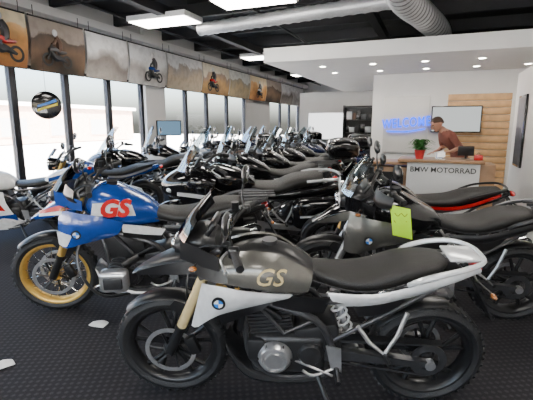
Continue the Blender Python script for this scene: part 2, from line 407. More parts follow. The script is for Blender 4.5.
    # ---------------- bodywork
    if adv:
        bo=style=='boxer'; e=.03 if bo else 0
        if bo:
            b.loft([(.60,.82,.08,.03,.08),(.66,.85,.115,.06,.12),(.78,.875,.155+e,.10,.15),(.92,.89,.17+e,.125+e,.16),(1.03,.90,.155+e,.11+e,.15),(1.10,.90,.12,.07,.11),(1.14,.90,.06,.03,.05)],tankm,n=28)
            b.cyl((.93,0,1.01+e),(.93,0,1.035+e),.038,BLK,n=20)
            b.surf([[(1.26,.135,.90),(1.14,.19+e,.90),(.98,.205+e,.875),(.82,.19+e,.82)],[(1.29,.15,.79),(1.15,.22+e,.775),(1.0,.225+e,.765),(.86,.19+e,.745)],[(1.30,.145,.62),(1.23,.185+e,.63),(1.12,.2+e,.67),(.92,.18+e,.71)]],shroud,mirror=True,th=.012)
        else:
            def T(p): return (.62+(p[0]-.62)*.86,p[1],.78+(p[2]-.78)*.80)
            b.loft([(.60,.80,.07,.03,.08),(.66,.83,.095,.05,.10),(.76,.85,.115,.095,.12),(.88,.86,.13,.115,.12),(.98,.865,.125,.10,.12),(1.05,.87,.11,.07,.09),(1.10,.87,.09,.04,.06)],BLK,n=28)
            b.cyl((.86,0,.965),(.86,0,.99),.04,DGR,n=20)
            b.surf([[T(q) for q in r] for r in [[(1.16,.10,.985),(1.0,.115,1.022),(.84,.115,.995),(.645,.085,.865)],[(1.19,.168,.935),(1.0,.185,.95),(.84,.175,.915),(.65,.12,.825)],[(1.22,.18,.85),(1.0,.205,.83),(.84,.195,.795),(.67,.14,.765)]]],tankm,mirror=True,th=.012)
            b.surf([[(1.22,.13,.96),(1.14,.17,.93),(1.06,.18,.88)],[(1.22,.15,.86),(1.15,.19,.845),(1.06,.2,.84)]],BLK,mirror=True,th=.01)
            b.surf([[(1.19,.16,.815),(1.1,.21,.83),(.95,.222,.81),(.74,.185,.775)],[(1.215,.165,.725),(1.12,.225,.745),(.98,.23,.76),(.76,.187,.762)],[(1.26,.155,.56),(1.22,.185,.575),(1.1,.212,.675),(.80,.18,.745)]],shroud,mirror=True,th=.012)
            b.surf([[(1.12,.2,.67),(.98,.2,.71),(.82,.175,.74)],[(1.1,.17,.58),(1.02,.17,.62),(.9,.16,.67)]],BLK,mirror=True,th=.01)
        b.surf([[(.84,.17+e,.77),(.7,.16,.75),(.55,.135,.72)],[(.84,.165+e,.70),(.7,.155,.66),(.58,.13,.64)]],BLK,mirror=True,th=.012)
        sh=0 if not bo else .07
        b.loft([(1.14,.93,.13,.02,.03),(1.28,.91,.12,.03,.025),(1.42-sh*.5,.87,.085,.025,.02),(1.53-sh,.825,.055,.016,.014),(1.60-sh,.785,.03,.008,.008)],body if bo else BLK,n=18)
        b.surf([[(1.16,.135,.94),(1.3,.125,.915),(1.45-sh,.085,.865),(1.57-sh,.045,.81)],[(1.16,.15,.88),(1.3,.14,.85),(1.42-sh,.095,.825),(1.56-sh,.042,.79)]],shroud if bo else BLK,mirror=True,th=.01)
        b.loft([(1.13,.99,.10,.05,.06),(1.2,1.0,.13,.07,.08),(1.28,.99,.125,.06,.07),(1.335,.98,.105,.045,.055)],BLK,n=20)
        b.ell((1.325,0,.975),(.032,.088,.045),LENS)
        b.ell((1.35,.04,.975),(.018,.03,.03),CHR,mirror=True)
        th=th or (1.32 if bo else 1.2)
        b.surf([[(1.27,-.15,1.03),(1.31,-.09,1.04),(1.325,0,1.045),(1.31,.09,1.04),(1.27,.15,1.03)],
                [(1.2,-.145,(1.03+th)/2),(1.245,-.09,(1.03+th)/2),(1.26,0,(1.03+th)/2),(1.245,.09,(1.03+th)/2),(1.2,.145,(1.03+th)/2)],
                [(1.12,-.09,th-.03),(1.145,-.05,th),(1.15,0,th+.005),(1.145,.05,th),(1.12,.09,th-.03)]],screen,th=.004)
        b.surf([[(1.3,.11,1.03),(1.22,.16,1.02),(1.1,.18,.97)],[(1.3,.12,.93),(1.2,.17,.92),(1.1,.19,.9)]],body if bo else BLK,mirror=True)
        # seat
        b.loft([(.68,.845,.05,.02,.05),(.6,.825,.09,.03,.06),(.47,.80,.13,.035,.06),(.35,.805,.145,.04,.06),(.27,.825,.145,.05,.07),(.18,.86,.14,.045,.08),(.08,.88,.125,.035,.07),(0,.89,.1,.028,.05),(-.04,.89,.06,.015,.03)],seatm,n=24)
        b.tube([(.66,.075,.8),(.47,.135,.775),(.3,.15,.785),(.15,.142,.83),(0,.1,.87)],.004,DGR,mirror=True,n=5)
        b.surf([[(.56,.125,.755),(.34,.152,.765),(.14,.148,.815),(-.04,.125,.86),(-.19,.07,.885)],[(.54,.135,.72),(.34,.16,.735),(.14,.155,.785),(-.04,.13,.83),(-.2,.07,.86)],[(.5,.115,.675),(.34,.135,.695),(.14,.125,.745),(-.04,.1,.80),(-.17,.06,.84)]],railm,mirror=True,th=.012)
        b.surf([[(.44,.128,.70),(.3,.14,.7),(.16,.13,.745)],[(.4,.13,.62),(.28,.13,.64),(.2,.125,.69)]],BLK if not bo else railm,mirror=True,th=.01)
        b.box((.03,0,.82),(.3,.16,.06),BLK,bev=.02,rot=(0,.15,0))
        b.tube([(.17,.15,.82),(.12,.18,.865),(0,.183,.905),(-.12,.155,.925),(-.2,.09,.925),(-.215,0,.925)],[.014,.015,.015,.014,.012,.012],railm if not bo else DGR,mirror=True,n=8)
        b.box((-.12,0,.922),(.16,.17,.014),railm if not bo else DGR,bev=.005)
        if bo: 
            for y in(-.06,0,.06): b.tube([(-.0,y,.945),(-.28,y,.945)],.008,DGR)
    if style=='tourer':
        b.loft([(.58,.82,.1,.04,.1),(.68,.86,.15,.08,.16),(.85,.88,.19,.12,.18),(1.0,.9,.18,.12,.18),(1.1,.9,.12,.06,.1)],tankm,n=28)
        b.loft([(.98,.86,.26,.10,.14),(1.1,.86,.30,.17,.2),(1.25,.86,.29,.16,.2),(1.4,.84,.22,.12,.16),(1.5,.82,.14,.08,.11),(1.545,.81,.07,.04,.06)],body,n=32)
        b.surf([[(1.35,.24,.82),(1.15,.31,.86),(.95,.31,.84),(.74,.2,.78)],[(1.32,.2,.65),(1.15,.30,.66),(.95,.31,.66),(.72,.22,.66)],[(1.18,.14,.4),(1.08,.24,.38),(.92,.26,.36),(.7,.2,.36)],[(1.05,.1,.22),(.98,.17,.22),(.85,.19,.22),(.66,.17,.24)]],shroud,mirror=True,th=.012)
        b.surf([[(1.36,.25,.80),(1.15,.325,.80),(.96,.32,.76),(.8,.26,.7)],[(1.36,.25,.765),(1.15,.325,.76),(.96,.32,.72),(.8,.26,.69)]],accent,mirror=True,th=.008)
        b.surf([[(1.3,.22,.58),(1.12,.3,.58),(.95,.3,.54)],[(1.28,.2,.54),(1.12,.295,.54),(.95,.295,.52)]],accent,mirror=True,th=.008)
        b.ell((1.465,.085,.83),(.06,.06,.045),LENS,mirror=True,rot=(0,0,-.45))
        b.ell((1.44,.17,.80),(.04,.03,.03),LENS,mirror=True)
        b.surf([[(1.28,-.23,1.0),(1.36,-.12,.985),(1.38,0,.98),(1.36,.12,.985),(1.28,.23,1.0)],[(1.15,-.22,1.2),(1.22,-.11,1.2),(1.24,0,1.2),(1.22,.11,1.2),(1.15,.22,1.2)],[(1.02,-.15,1.37),(1.07,-.08,1.39),(1.08,0,1.395),(1.07,.08,1.39),(1.02,.15,1.37)]],screen,th=.004)
        b.loft([(.66,.82,.08,.02,.06),(.55,.79,.15,.03,.06),(.35,.78,.17,.04,.07),(.25,.81,.17,.06,.08),(.12,.86,.165,.05,.09),(-.05,.88,.15,.04,.08),(-.14,.89,.1,.03,.05)],seatm,n=24)
        b.loft([(.5,.7,.15,.04,.06),(.2,.74,.18,.05,.1),(-.1,.78,.17,.05,.1),(-.3,.8,.12,.05,.07),(-.36,.8,.08,.03,.04)],body,n=20)
        for sd in(1,-1):
            b.loft([(.2,.56,.05,.12,.1,4),(.12,.57,.1,.16,.15,4),(-.12,.58,.115,.17,.16,4),(-.36,.6,.11,.15,.14,4),(-.43,.61,.06,.1,.1,4)],body,n=24,yoff=sd*.3)
            b.surf([[(.14,sd*.41,.585),(-.12,sd*.422,.6),(-.38,sd*.416,.62)],[(.14,sd*.41,.565),(-.12,sd*.422,.58),(-.38,sd*.416,.6)]],accent,th=.006)
        b.tube([(.05,.2,.88),(-.1,.22,.9),(-.3,.16,.9),(-.34,0,.9)],.014,accent,mirror=True)
    if style=='sport':
        b.loft([(.6,.78,.08,.03,.06),(.68,.81,.13,.07,.12),(.82,.83,.16,.1,.15),(.96,.84,.15,.09,.14),(1.06,.84,.09,.05,.08)],tankm,n=28)
        b.loft([(1.02,.82,.19,.08,.12),(1.18,.85,.2,.1,.14),(1.33,.82,.17,.09,.12),(1.45,.77,.11,.06,.08),(1.52,.73,.05,.03,.04)],body,n=28)
        b.surf([[(1.3,.19,.8),(1.1,.23,.8),(.9,.22,.76),(.72,.18,.7)],[(1.25,.18,.62),(1.08,.24,.62),(.9,.235,.6),(.7,.2,.56)],[(1.12,.14,.4),(1.02,.21,.38),(.85,.21,.36),(.62,.17,.36)],[(1.02,.06,.2),(.95,.12,.19),(.75,.13,.18),(.5,.1,.24)]],body,mirror=True,th=.012)
        b.surf([[(1.24,.2,.72),(1.05,.25,.7),(.8,.225,.62)],[(1.2,.2,.58),(1.02,.25,.52),(.72,.21,.46)]],shroud,mirror=True,th=.01)
        b.surf([[(1.1,.2,.44),(.9,.228,.4),(.62,.185,.4)],[(1.05,.16,.3),(.88,.185,.28),(.6,.15,.3)]],accent,mirror=True,th=.01)
        b.ell((1.42,.085,.765),(.06,.035,.028),LENS,mirror=True,rot=(0,.3,-.3))
        b.surf([[(1.27,-.14,.93),(1.36,-.08,.91),(1.38,0,.9),(1.36,.08,.91),(1.27,.14,.93)],[(1.12,-.1,1.03),(1.16,-.05,1.06),(1.17,0,1.065),(1.16,.05,1.06),(1.12,.1,1.03)]],screen,th=.004)
        b.loft([(.62,.77,.07,.02,.05),(.5,.76,.13,.03,.05),(.3,.78,.14,.035,.06),(.2,.8,.12,.03,.05)],seatm,n=22)
        b.loft([(.3,.76,.12,.03,.06),(.15,.83,.12,.06,.06),(0,.89,.1,.05,.05),(-.18,.95,.06,.03,.03),(-.26,.97,.03,.015,.015)],body,n=22)
        b.surf([[(.2,.13,.85),(0,.108,.9),(-.18,.065,.955)],[(.2,.125,.8),(0,.1,.86),(-.18,.06,.93)]],accent,mirror=True)
    if style=='roadster':
        b.loft([(.6,.8,.08,.03,.06),(.68,.83,.13,.07,.1),(.82,.86,.17,.1,.13),(.96,.87,.17,.1,.13),(1.06,.87,.11,.06,.09)],tankm,n=28)
        b.loft([(1.17,.93,.05,.05,.05,2),(1.2,.93,.085,.085,.085,2),(1.3,.93,.1,.1,.1,2),(1.33,.93,.1,.1,.1,2)],GLB,n=24)
        b.ell((1.33,0,.93),(.03,.09,.09),LENS); b.lathe((1.33,0,.93),[(.102,.012),(.088,.012),(.088,-.012),(.102,-.012)],CHR,n=28,axis='x')
        b.surf([[(1.16,.14,.84),(1.0,.2,.84),(.86,.19,.8)],[(1.14,.15,.68),(1.0,.2,.68),(.9,.18,.7)]],shroud,mirror=True)
        b.surf([[(1.3,-.09,1.03),(1.33,0,1.05),(1.3,.09,1.03)],[(1.22,-.08,1.14),(1.24,0,1.17),(1.22,.08,1.14)]],screen,th=.004)
        b.loft([(.66,.81,.07,.02,.05),(.5,.79,.13,.03,.06),(.3,.8,.145,.035,.06),(.15,.84,.14,.045,.07),(0,.87,.12,.035,.06),(-.16,.9,.08,.02,.04)],seatm,n=22)
        b.surf([[(.5,.13,.76),(.3,.158,.765),(.1,.156,.81),(-.15,.1,.885)],[(.48,.13,.735),(.3,.158,.735),(.1,.156,.78),(-.15,.1,.86)]],accent,mirror=True,th=.012)
        b.tube([(.15,.15,.85),(0,.16,.9),(-.18,.11,.93),(-.22,0,.93)],.011,BLK,mirror=True)
        b.loft([(.5,.7,.12,.04,.05),(.2,.75,.13,.05,.05),(-.05,.81,.11,.045,.05),(-.25,.87,.06,.03,.03)],body,n=18)
    # tail light, plate hanger, indicators
    tl=-.2 if adv else -.29
    b.ell((tl,0,.86 if style!='sport' else .94),(.03,.06,.025),REDL)
    b.surf([[(tl+.05,-.05,.84),(tl+.05,.05,.84)],[(tl-.04,-.05,.7),(tl-.04,.05,.7)],[(tl-.11,-.07,.57),(tl-.11,.07,.57)]],BLK)
    b.tube([(tl-.03,0,.76),(tl-.05,.12,.76)],.007,BLK,mirror=True); b.ell((tl-.05,.14,.76),(.014,.026,.012),ORL,mirror=True)
    b.ell((1.22,.215,.925 if style in('enduro','boxer','roadster') else .8),(.02,.022,.012),ORL,mirror=True)
    b.tube([(1.2,.12,.93),(1.22,.2,.925)],.007,BLK,mirror=True)
    if topcase:
        b.loft([(.02,1.08,.12,.08,.08,4),(-.05,1.08,.2,.13,.12,4),(-.25,1.08,.22,.15,.13,4),(-.42,1.07,.2,.13,.12,4),(-.47,1.06,.12,.08,.08,4)],GLB,n=26)
        b.box((-.22,0,.93),(.25,.2,.03),BLK)
    if box2:
        for sd in(1,-1): b.box((-.12,sd*.3,.6),(.42,.2,.34),ALU if box2=='alu' else BLK,bev=.03,seg=2)
        b.tube([(.1,.2,.72),(-.3,.2,.74)],.01,BLK,mirror=True)
    if adv: ry=.24 if style=='enduro' else .262; rx=1.1 if style=='enduro' else 1.14; roundel(b,(rx,ry,.75),.034); roundel(b,(rx,-ry,.75),.034,-1)
    elif style=='tourer': roundel(b,(1.0,.325,.83),.035)
    else: roundel(b,(.88,.172,.87),.033)
    if label:
        tm=Matrix(((-1,0,0,.86),(0,-.16,1,.2),(0,1,.16,.872),(0,0,0,1)))
        b.text(label,.12,tm,labelm or CREAM,ext=.006,shear=.35)
    if tag:
        q=[(1.06,.45,1.09),(.94,.47,1.07),(.91,.48,.87),(1.03,.46,.89)]
        b.surf([[q[0],q[1]],[q[3],q[2]]],YEL,th=.003)
        b.tube([(.99,.41,1.1),(1.0,.44,1.09),(1.0,.46,1.07)],.003,INK,n=5)
        for i in range(3):
            z=1.04-.05*i
            b.tube([(1.03,.458,z),(1.01,.461,z-.02),(.99,.464,z),(.97,.467,z-.02),(.955,.47,z)],.002,INK,n=4)
    if body is BLU and style=='boxer':
        # white outlined red graphic, low white flash and beak stripes
        gm=Matrix(((-1,0,0,.885),(0,-.06,1,.207),(0,1,0.06,.92),(0,0,0,1)))
        b.surf([[(1.02,.204,.96),(.86,.205,.965),(.76,.19,.94)],[(1.04,.214,.875),(.88,.21,.865),(.74,.19,.86)]],WHT,th=.008,mirror=True)
        b.text('GS',.17,Matrix.Translation(V((0,.011,0)))@gm,RED,ext=.003,shear=.3,offset=.007)
        b.surf([[(1.43,.085,.872),(1.34,.12,.905),(1.2,.145,.945)],[(1.43,.09,.85),(1.34,.13,.875),(1.2,.155,.905)]],RED,mirror=True,th=.012)
        b.surf([[(1.44,.07,.845),(1.34,.12,.87),(1.22,.155,.9)],[(1.44,.075,.825),(1.34,.13,.85),(1.22,.16,.87)]],WHT,mirror=True,th=.014)
        b.surf([[(1.3,.16,.74),(1.2,.235,.74),(1.1,.245,.74)],[(1.3,.155,.64),(1.24,.21,.64),(1.14,.235,.68)]],WHT,mirror=True,th=.014)
        b.surf([[(.84,.206,.8),(.7,.165,.765),(.55,.14,.725)],[(.84,.2,.74),(.7,.16,.70),(.58,.135,.68)]],WHT,mirror=True,th=.012)
    return b.mesh(name)
M_A=moto('motorcycle_enduro','enduro',GREY,SIL,SIL,tankm=GREY,label='GS',labelm=CREAM,railm=SIL,frm=DGR,scale=.96,th=1.25)
M_B=moto('motorcycle_blue','boxer',BLU,BLU,ALU,rimm=GOLD,cast=False,forkm=GOLD,screen=SMK,scale=1.03,railm=BLK,th=1.22)
M_C=moto('motorcycle_grey_boxer','boxer',GLB,GREY,SIL,forkm=ALU,screen=CLR,scale=1.0,railm=BLK,tag=True,th=1.3)
M_D=moto('motorcycle_roadster_red','roadster',GLB,SIL,RED,forkm=GOLD,tankm=GLB)
M_E=moto('motorcycle_tourer','tourer',GLB,GLB,SIL,forkm=ALU,screen=CLR,scale=1.06,lug=False)
M_F=moto('motorcycle_black_boxer','boxer',GLB,GLB,DGR,forkm=BLK,screen=CLR,scale=1.05,lug=False,railm=BLK,box2=True,topcase=True,th=1.42)
M_F2=moto('motorcycle_white_boxer','boxer',GLB,WHT,SIL,forkm=BLK,screen=CLR,scale=1.05,lug=False,railm=SIL,th=1.42)
M_G=moto('motorcycle_sport','sport',WHT,RED,BLU,forkm=GOLD,rimm=BLK,lug=False)
M_H=moto('motorcycle_tourer_blue','tourer',DBL,DGR,CHR,forkm=ALU,screen=CLR,scale=1.05,lug=False,topcase=True)
M_I=moto('motorcycle_roadster','roadster',SIL,DGR,CHR,forkm=ALU,lug=False,seatm=BRN)
M_J=moto('motorcycle_roadster_blue','roadster',BLU,BLU,ALU,forkm=GOLD,lug=False)
cnt=[0]
def place(me,x,y,head,lean=9.):
    nm='motorcycle' if cnt[0]==0 else 'motorcycle.%03d'%cnt[0]; cnt[0]+=1
    o=bpy.data.objects.new(nm,me); scene.collection.objects.link(o)
    o.matrix_world=Matrix.Translation(V((x,y,.001)))@Matrix.Rotation(math.radians(head),4,'Z')@Matrix.Rotation(-math.radians(lean),4,'X')@Matrix.Translation(V((-.72,0,0)))
    return o
place(M_A,-.675,2.015,199)
place(M_B,-2.11,2.68,208)
place(M_C,-.08,3.31,197)
place(M_D,-.28,4.32,197)
place(M_E,-2.0,4.28,206)
for i,me in enumerate([M_F2,M_F,M_E,M_F2,M_H,M_F]):
    place(me,-2.25-.1*i,5.46+1.15*i,204)
place(M_G,-5.15,3.7,218)
for i,me in enumerate([M_J,M_E,M_F2,M_I,M_F,M_F2,M_H,M_F2,M_F]):
    place(me,-4.9,4.95+1.15*i,214)
# ------------------------------------------------------------------ room
def carpet():
    m,nt,out=newmat('carpet_dotted')
    p=nt.nodes.new('ShaderNodeBsdfPrincipled'); p.inputs['Roughness'].default_value=.95
    p.inputs['Specular IOR Level'].default_value=.2
    nt.links.new(p.outputs[0],out.inputs[0])
    tc=nt.nodes.new('ShaderNodeTexCoord'); mp=nt.nodes.new('ShaderNodeMapping')
    mp.inputs['Rotation'].default_value=(0,0,.3)
    nt.links.new(tc.outputs['Object'],mp.inputs[0])
    sp=nt.nodes.new('ShaderNodeSeparateXYZ'); nt.links.new(mp.outputs[0],sp.inputs[0])
    k=2*pi/.058
    def sn(o):
        a=nt.nodes.new('ShaderNodeMath');a.operation='MULTIPLY';a.inputs[1].default_value=k
        b=nt.nodes.new('ShaderNodeMath');b.operation='SINE'
        nt.links.new(o,a.inputs[0]);nt.links.new(a.outputs[0],b.inputs[0]);return b.outputs[0]
    mu=nt.nodes.new('ShaderNodeMath');mu.operation='MULTIPLY'
    nt.links.new(sn(sp.outputs[0]),mu.inputs[0]);nt.links.new(sn(sp.outputs[1]),mu.inputs[1])
    r=nt.nodes.new('ShaderNodeValToRGB');e=r.color_ramp.elements
    e[0].position=.0;e[0].color=(.031,.029,.033,1);e[1].position=.9;e[1].color=(.062,.059,.064,1)
    nt.links.new(mu.outputs[0],r.inputs[0])
    n=nt.nodes.new('ShaderNodeTexNoise');n.inputs['Scale'].default_value=160
    nt.links.new(tc.outputs['Object'],n.inputs['Vector'])
    mx=nt.nodes.new('ShaderNodeMixRGB');mx.blend_type='MULTIPLY';mx.inputs[0].default_value=.7
    nt.links.new(r.outputs[0],mx.inputs[1]);nt.links.new(n.outputs['Fac'],mx.inputs[2])
    nt.links.new(mx.outputs[0],p.inputs['Base Color'])
    bp=nt.nodes.new('ShaderNodeBump');bp.inputs['Strength'].default_value=.5;bp.inputs['Distance'].default_value=.004
    nt.links.new(n.outputs['Fac'],bp.inputs['Height']);nt.links.new(bp.outputs[0],p.inputs['Normal'])
    return m
WALL=pmat('painted_wall',(.6,.595,.58),.8,var=.02,scale=3)
WHITEW=pmat('white_wall',(.8,.79,.77),.75,var=.02,scale=3)
CEIL=pmat('black_ceiling',(.009,.009,.01),.85,var=.2,scale=4)
BEAM=pmat('dark_beam',(.015,.015,.017),.7)
FRAME=pmat('window_aluminium',(.04,.04,.045),.45,.5)
GLS=glassmat('window_glass',(.95,.97,.97),.04)
WOOD=pmat('light_wood',(.5,.3,.14),.5,var=.2,scale=6)
WOODD=pmat('counter_wood',(.34,.19,.095),.4,var=.2,scale=7)
X0,X1,Y0,Y1,ZC=-6.5,2.4,-3.0,21.5,3.8
simplebox('floor',(X0-.15,Y0-.15,-.1),(X1+.15,Y1+.15,0),carpet())
simplebox('ceiling',(X0-.15,Y0-.15,ZC),(X1+.15,Y1+.15,ZC+.1),CEIL)
b=MB()
for i in range(15):
    y=Y0+.8+1.6*i
    b.box((-2.05,y,ZC-.12),(8.85,.1,.24),BEAM)
for x in (-4.6,-1.2): b.box((x,9.2,ZC-.32),(.16,24.3,.16),BEAM)
for x in(-5.6,-3.1): b.tube([(x,-2.8,ZC-.3),(x,21.3,ZC-.3)],.025,BEAM)
b.obj('ceiling_beam')
b=MB(); zs,zt=.28,2.5
def wl(y0,y1,z0,z1): b.box((X0-.06,(y0+y1)/2,(z0+z1)/2),(.16,y1-y0,z1-z0),WALL)
wl(Y0,Y1,0,zs); wl(Y0,Y1,zt,ZC)
for a,c in ((Y0,-2.5),(8.22,8.98),(14.0,16.4),(20.5,Y1)): wl(a,c,zs,zt)
b.box((X0+.04,8.6,1.9),(.1,.76,3.8),WHITEW)
b.obj('wall_left')
def window(n,a0,a1,z0,z1,axis,c):
    b=MB()
    L=a1-a0;H=z1-z0;t=.06
    for q in(-L/2+t/2,L/2-t/2): b.box((0,q,0),(.1,t,H),FRAME,bev=.004)
    for q in(-H/2+t/2,H/2-t/2): b.box((0,0,q),(.1,L-2*t,t),FRAME,bev=.004)
    b.box((0,0,0),(.01,L-2*t,H-2*t),GLS)
    M=Matrix.Translation(V((c,(a0+a1)/2,(z0+z1)/2))) if axis=='x' else Matrix.Translation(V(((a0+a1)/2,c,(z0+z1)/2)))@Matrix.Rotation(pi/2,4,'Z')
    b.obj('window_%d'%n,mat=M)
wn=1
ys=[-2.5,-1.4,-.35,.7,1.75,2.8,3.85,4.93,6.02,7.12,8.22]
for a,c in zip(ys,ys[1:]): window(wn,a,c,zs,zt,'x',X0-.05); wn+=1
ys=[8.98,10.1,11.26,12.6,14.0]
for a,c in zip(ys,ys[1:]): window(wn,a,c,zs,zt,'x',X0-.05); wn+=1
ys=[16.4,17.8,19.1,20.5]
for a,c in zip(ys,ys[1:]): window(wn,a,c,zs,zt,'x',X0-.05); wn+=1
b=MB()
b.box((-2.05,Y0-.06,.14),(8.9,.14,.28),WALL); b.box((-2.05,Y0-.06,3.2),(8.9,.14,1.2),WALL)
for x in(-6.35,-3.4,-.6,2.25): b.box((x,Y0-.06,1.44),(.3,.14,2.32),WALL)
b.obj('wall_front')
for a,c in((-6.2,-4.88),(-4.88,-3.55),(-3.25,-2.0),(-2.0,-.75),(-.45,.8),(.8,2.1)): window(wn,a,c,.28,2.6,'y',Y0-.06); wn+=1  # unseen windows behind the camera, added to bring in light and reflections
simplebox('wall_right',(X1,Y0,0),(X1+.12,Y1,ZC),WALL)
simplebox('wall_back',(X0-.12,Y1,0),(X1+.12,Y1+.12,ZC),WALL)
simplebox('baseboard_left',(X0+.02,Y0+.02,0),(X0+.035,8.2,.1),BLK)
simplebox('trim_1',(X0+.02,Y0+.05,3.36),(X0+.22,Y1-.1,3.50),WHITEW)
simplebox('wall_reception',(-1.42,10.3,0),(X1,10.42,2.66),WHITEW)
simplebox('wall_partition',(-4.75,15.1,0),(-1.3,15.2,2.66),WALL)
EM=emat('downlight_glow',(1,.93,.8),60.)
b=MB(); b.box((-.38,12.0,2.8),(5.5,8.8,.26),WHITEW,bev=.004)
b.obj('ceiling_soffit')
k=0
for y in(8.5,9.6):
    for x in(-2.2,-1.2,-.25,.7,1.6):
        b=MB(); b.lathe((0,0,0),[(.06,0),(.085,0),(.085,-.012),(.06,-.008)],WHITEW,axis='z',n=24); b.cyl((0,0,-.002),(0,0,-.006),.058,EM,n=20)
        dl=b.obj('recessed_downlight' if k==0 else 'recessed_downlight.%03d'%k,mat=Matrix.Translation(V((x,y,2.668)))); k+=1
        Ls=bpy.data.lights.new('downlight_spot','SPOT'); Ls.energy=34; Ls.spot_size=2.3; Ls.spot_blend=.7; Ls.shadow_soft_size=.05; Ls.color=(1,.92,.8)
        lo=bpy.data.objects.new('downlight_spot',Ls); scene.collection.objects.link(lo); lo.parent=dl; lo.location=(0,0,-.03)
simplebox('wall_display',(1.26,6.0,0),(1.40,8.3,2.35),WHITEW)
TE=emat('fluorescent_diffuser',(1,.94,.86),21.)
def troffer(x,y,z=3.36,L=1.25):
    b=MB()
    b.box((0,0,.05),(L,.62,.09),WHITEW,bev=.01); b.box((0,0,-.002),(L-.06,.56,.016),TE)
    for sx in(-.5,.5): b.tube([(sx,0,.09),(sx,0,3.8-z)],.006,BEAM,n=6)
    b.obj('ceiling_light_panel' if troffer.k==0 else 'ceiling_light_panel.%03d'%troffer.k,mat=Matrix.Translation(V((x,y,z)))); troffer.k+=1
troffer.k=0
for x,y in((-4.75,6.75),(-2.7,6.15),(-4.6,11.2),(-4.6,15.6),(-4.75,2.3),(-2.2,1.4),(.6,1.4),(.6,4.6),(-2.2,-1.6),(.6,-1.6),(-2.7,18.6)): troffer(x,y)  # panels over and behind the camera are unseen, added to brighten the interior
# ducts
b=MB(); pts=[(-4.3,7.25,3.3),(-.55,6.7,3.3)]
P0=V(pts[0]);P1=V(pts[1]); n=60
GAL=pmat('galvanised_steel',(.5,.51,.52),.38,.45)
GALD=pmat('galvanised_groove',(.16,.16,.17),.5,.3)
rr=[]; pp=[]
for i in range(n+1):
    pp.append(tuple(P0.lerp(P1,i/n))); rr.append(.11 if i%3 else .12)
b.tube(pp,rr,GAL,n=24,k=1)
for t in(.2,.8):
    q=P0.lerp(P1,t); b.tube([tuple(q+V((0,0,.1))),(q.x,q.y,3.8)],.008,BEAM)
pp=cat([(-.55,5.6,3.42),(-.55,6.6,3.3),(-.3,7.6,3.26),(-.05,8.9,3.24),(0,10.6,3.24)],16)
b.tube(pp,[.185 if i%2 else .215 for i in range(len(pp))],GAL,n=24,k=1)
for i in range(1,len(pp)-1,2):
    d=(V(pp[i+1])-V(pp[i-1])).normalized()*.014
    b.tube([tuple(V(pp[i])-d),tuple(V(pp[i])+d)],.2,GALD,n=24)
b.tube([(-.3,7.6,3.45),(-.3,7.6,3.8)],.01,BEAM)
b.obj('ventilation_duct')
# banners: cols bottom->top
bc=[[(.35,.13,.04),(.7,.33,.1),(.95,.6,.28),(.95,.8,.55)],[(.04,.03,.02),(.2,.12,.07),(.09,.065,.05),(.42,.35,.3)],[(.5,.45,.4),(.25,.22,.2),(.75,.73,.72),(.9,.9,.9)],[(.7,.68,.65),(.45,.42,.4),(.8,.79,.77),(.9,.9,.9)],[(.55,.46,.34),(.6,.48,.34),(.45,.4,.36),(.85,.85,.85)],[(.25,.14,.06),(.6,.36,.15),(.4,.3,.24),(.75,.68,.55)],[(.4,.33,.22),(.6,.46,.26),(.45,.4,.32),(.8,.8,.75)]]
ye=[1.6,3.0,5.1,6.3,7.5,8.9,10.6,12.3,13.9,15.5,17.2,18.8,20.4]
def rider(b,y,z,s,col,suit):
    x=.112
    for dy in(-.2,.2): b.lathe((x,y+dy*s,z),[(.11*s,.003),(.075*s,.003),(.075*s,-.003),(.11*s,-.003)],INK,n=24,axis='x')
    def pl(pts,w,m):
        b.tube([(x,y+p*s,z+q*s) for p,q in pts],[w_*s for w_ in w],m,n=6,flat=1)
    pl([(-.2,0),(-.12,.2),(-.1,.26)],[.015,.02,.015],INK)
    pl([(.2,0),(.05,.05),(-.05,.05),(-.14,.15)],[.02,.05,.06,.03],INK)
    pl([(.2,.16),(.05,.15),(-.05,.18),(-.16,.17)],[.02,.035,.05,.03],col)
    pl([(.05,.18),(.05,.3),(0,.4)],[.05,.06,.04],suit); pl([(.01,.36),(-.06,.28),(-.1,.27)],[.03,.022,.02],suit); pl([(.05,.18),(-.04,.14),(0,.02)],[.045,.035,.025],suit)
    b.ell((x,y-.02*s,z+.46*s),(.02,.055*s,.06*s),WHT,n=12)
rd={1:(.55,1.15,RED),2:(-.1,1.0,DGR),4:(.1,1.05,BLU),6:(-.3,1.1,RED),8:(0,1.,WHT)}
for i in range(len(ye)-1):
    m=bannermat('banner_print_%d'%i,bc[(i+6)%7],scale=1.5+.2*(i%3),dist=.75,seed=i*3.1)
    b=MB(); L=ye[i+1]-ye[i]-.06
    b.surf([[(.05,-L/2,.42),(.05,0,.42),(.05,L/2,.42)],[(.08,-L/2,0),(.1,0,0),(.08,L/2,0)],[(.0,-L/2,-.43),(.02,0,-.43),(.0,L/2,-.43)]],m,th=.006)
    b.tube([(.05,-L/2,.43),(.05,L/2,.43)],.015,BLK); b.tube([(.0,-L/2,-.43),(.0,L/2,-.43)],.012,BLK)
    for q in(-L/2+.1,L/2-.1): b.tube([(.05,q,.43),(.05,q,.6)],.006,BLK)
    if i in rd: rider(b,rd[i][0],-.24,rd[i][1],rd[i][2],DGR if i!=2 else BRN)
    b.obj('hanging_banner' if i==0 else 'hanging_banner.%03d'%i,mat=Matrix.Translation(V((X0+.18,(ye[i]+ye[i+1])/2,2.84))))
b=MB()
b.lathe((0,0,0),[(.001,.03),(.2,.035),(.26,.02),(.26,-.02),(.2,-.035),(.001,-.03)],GLB,n=40,closed=False,axis='x')
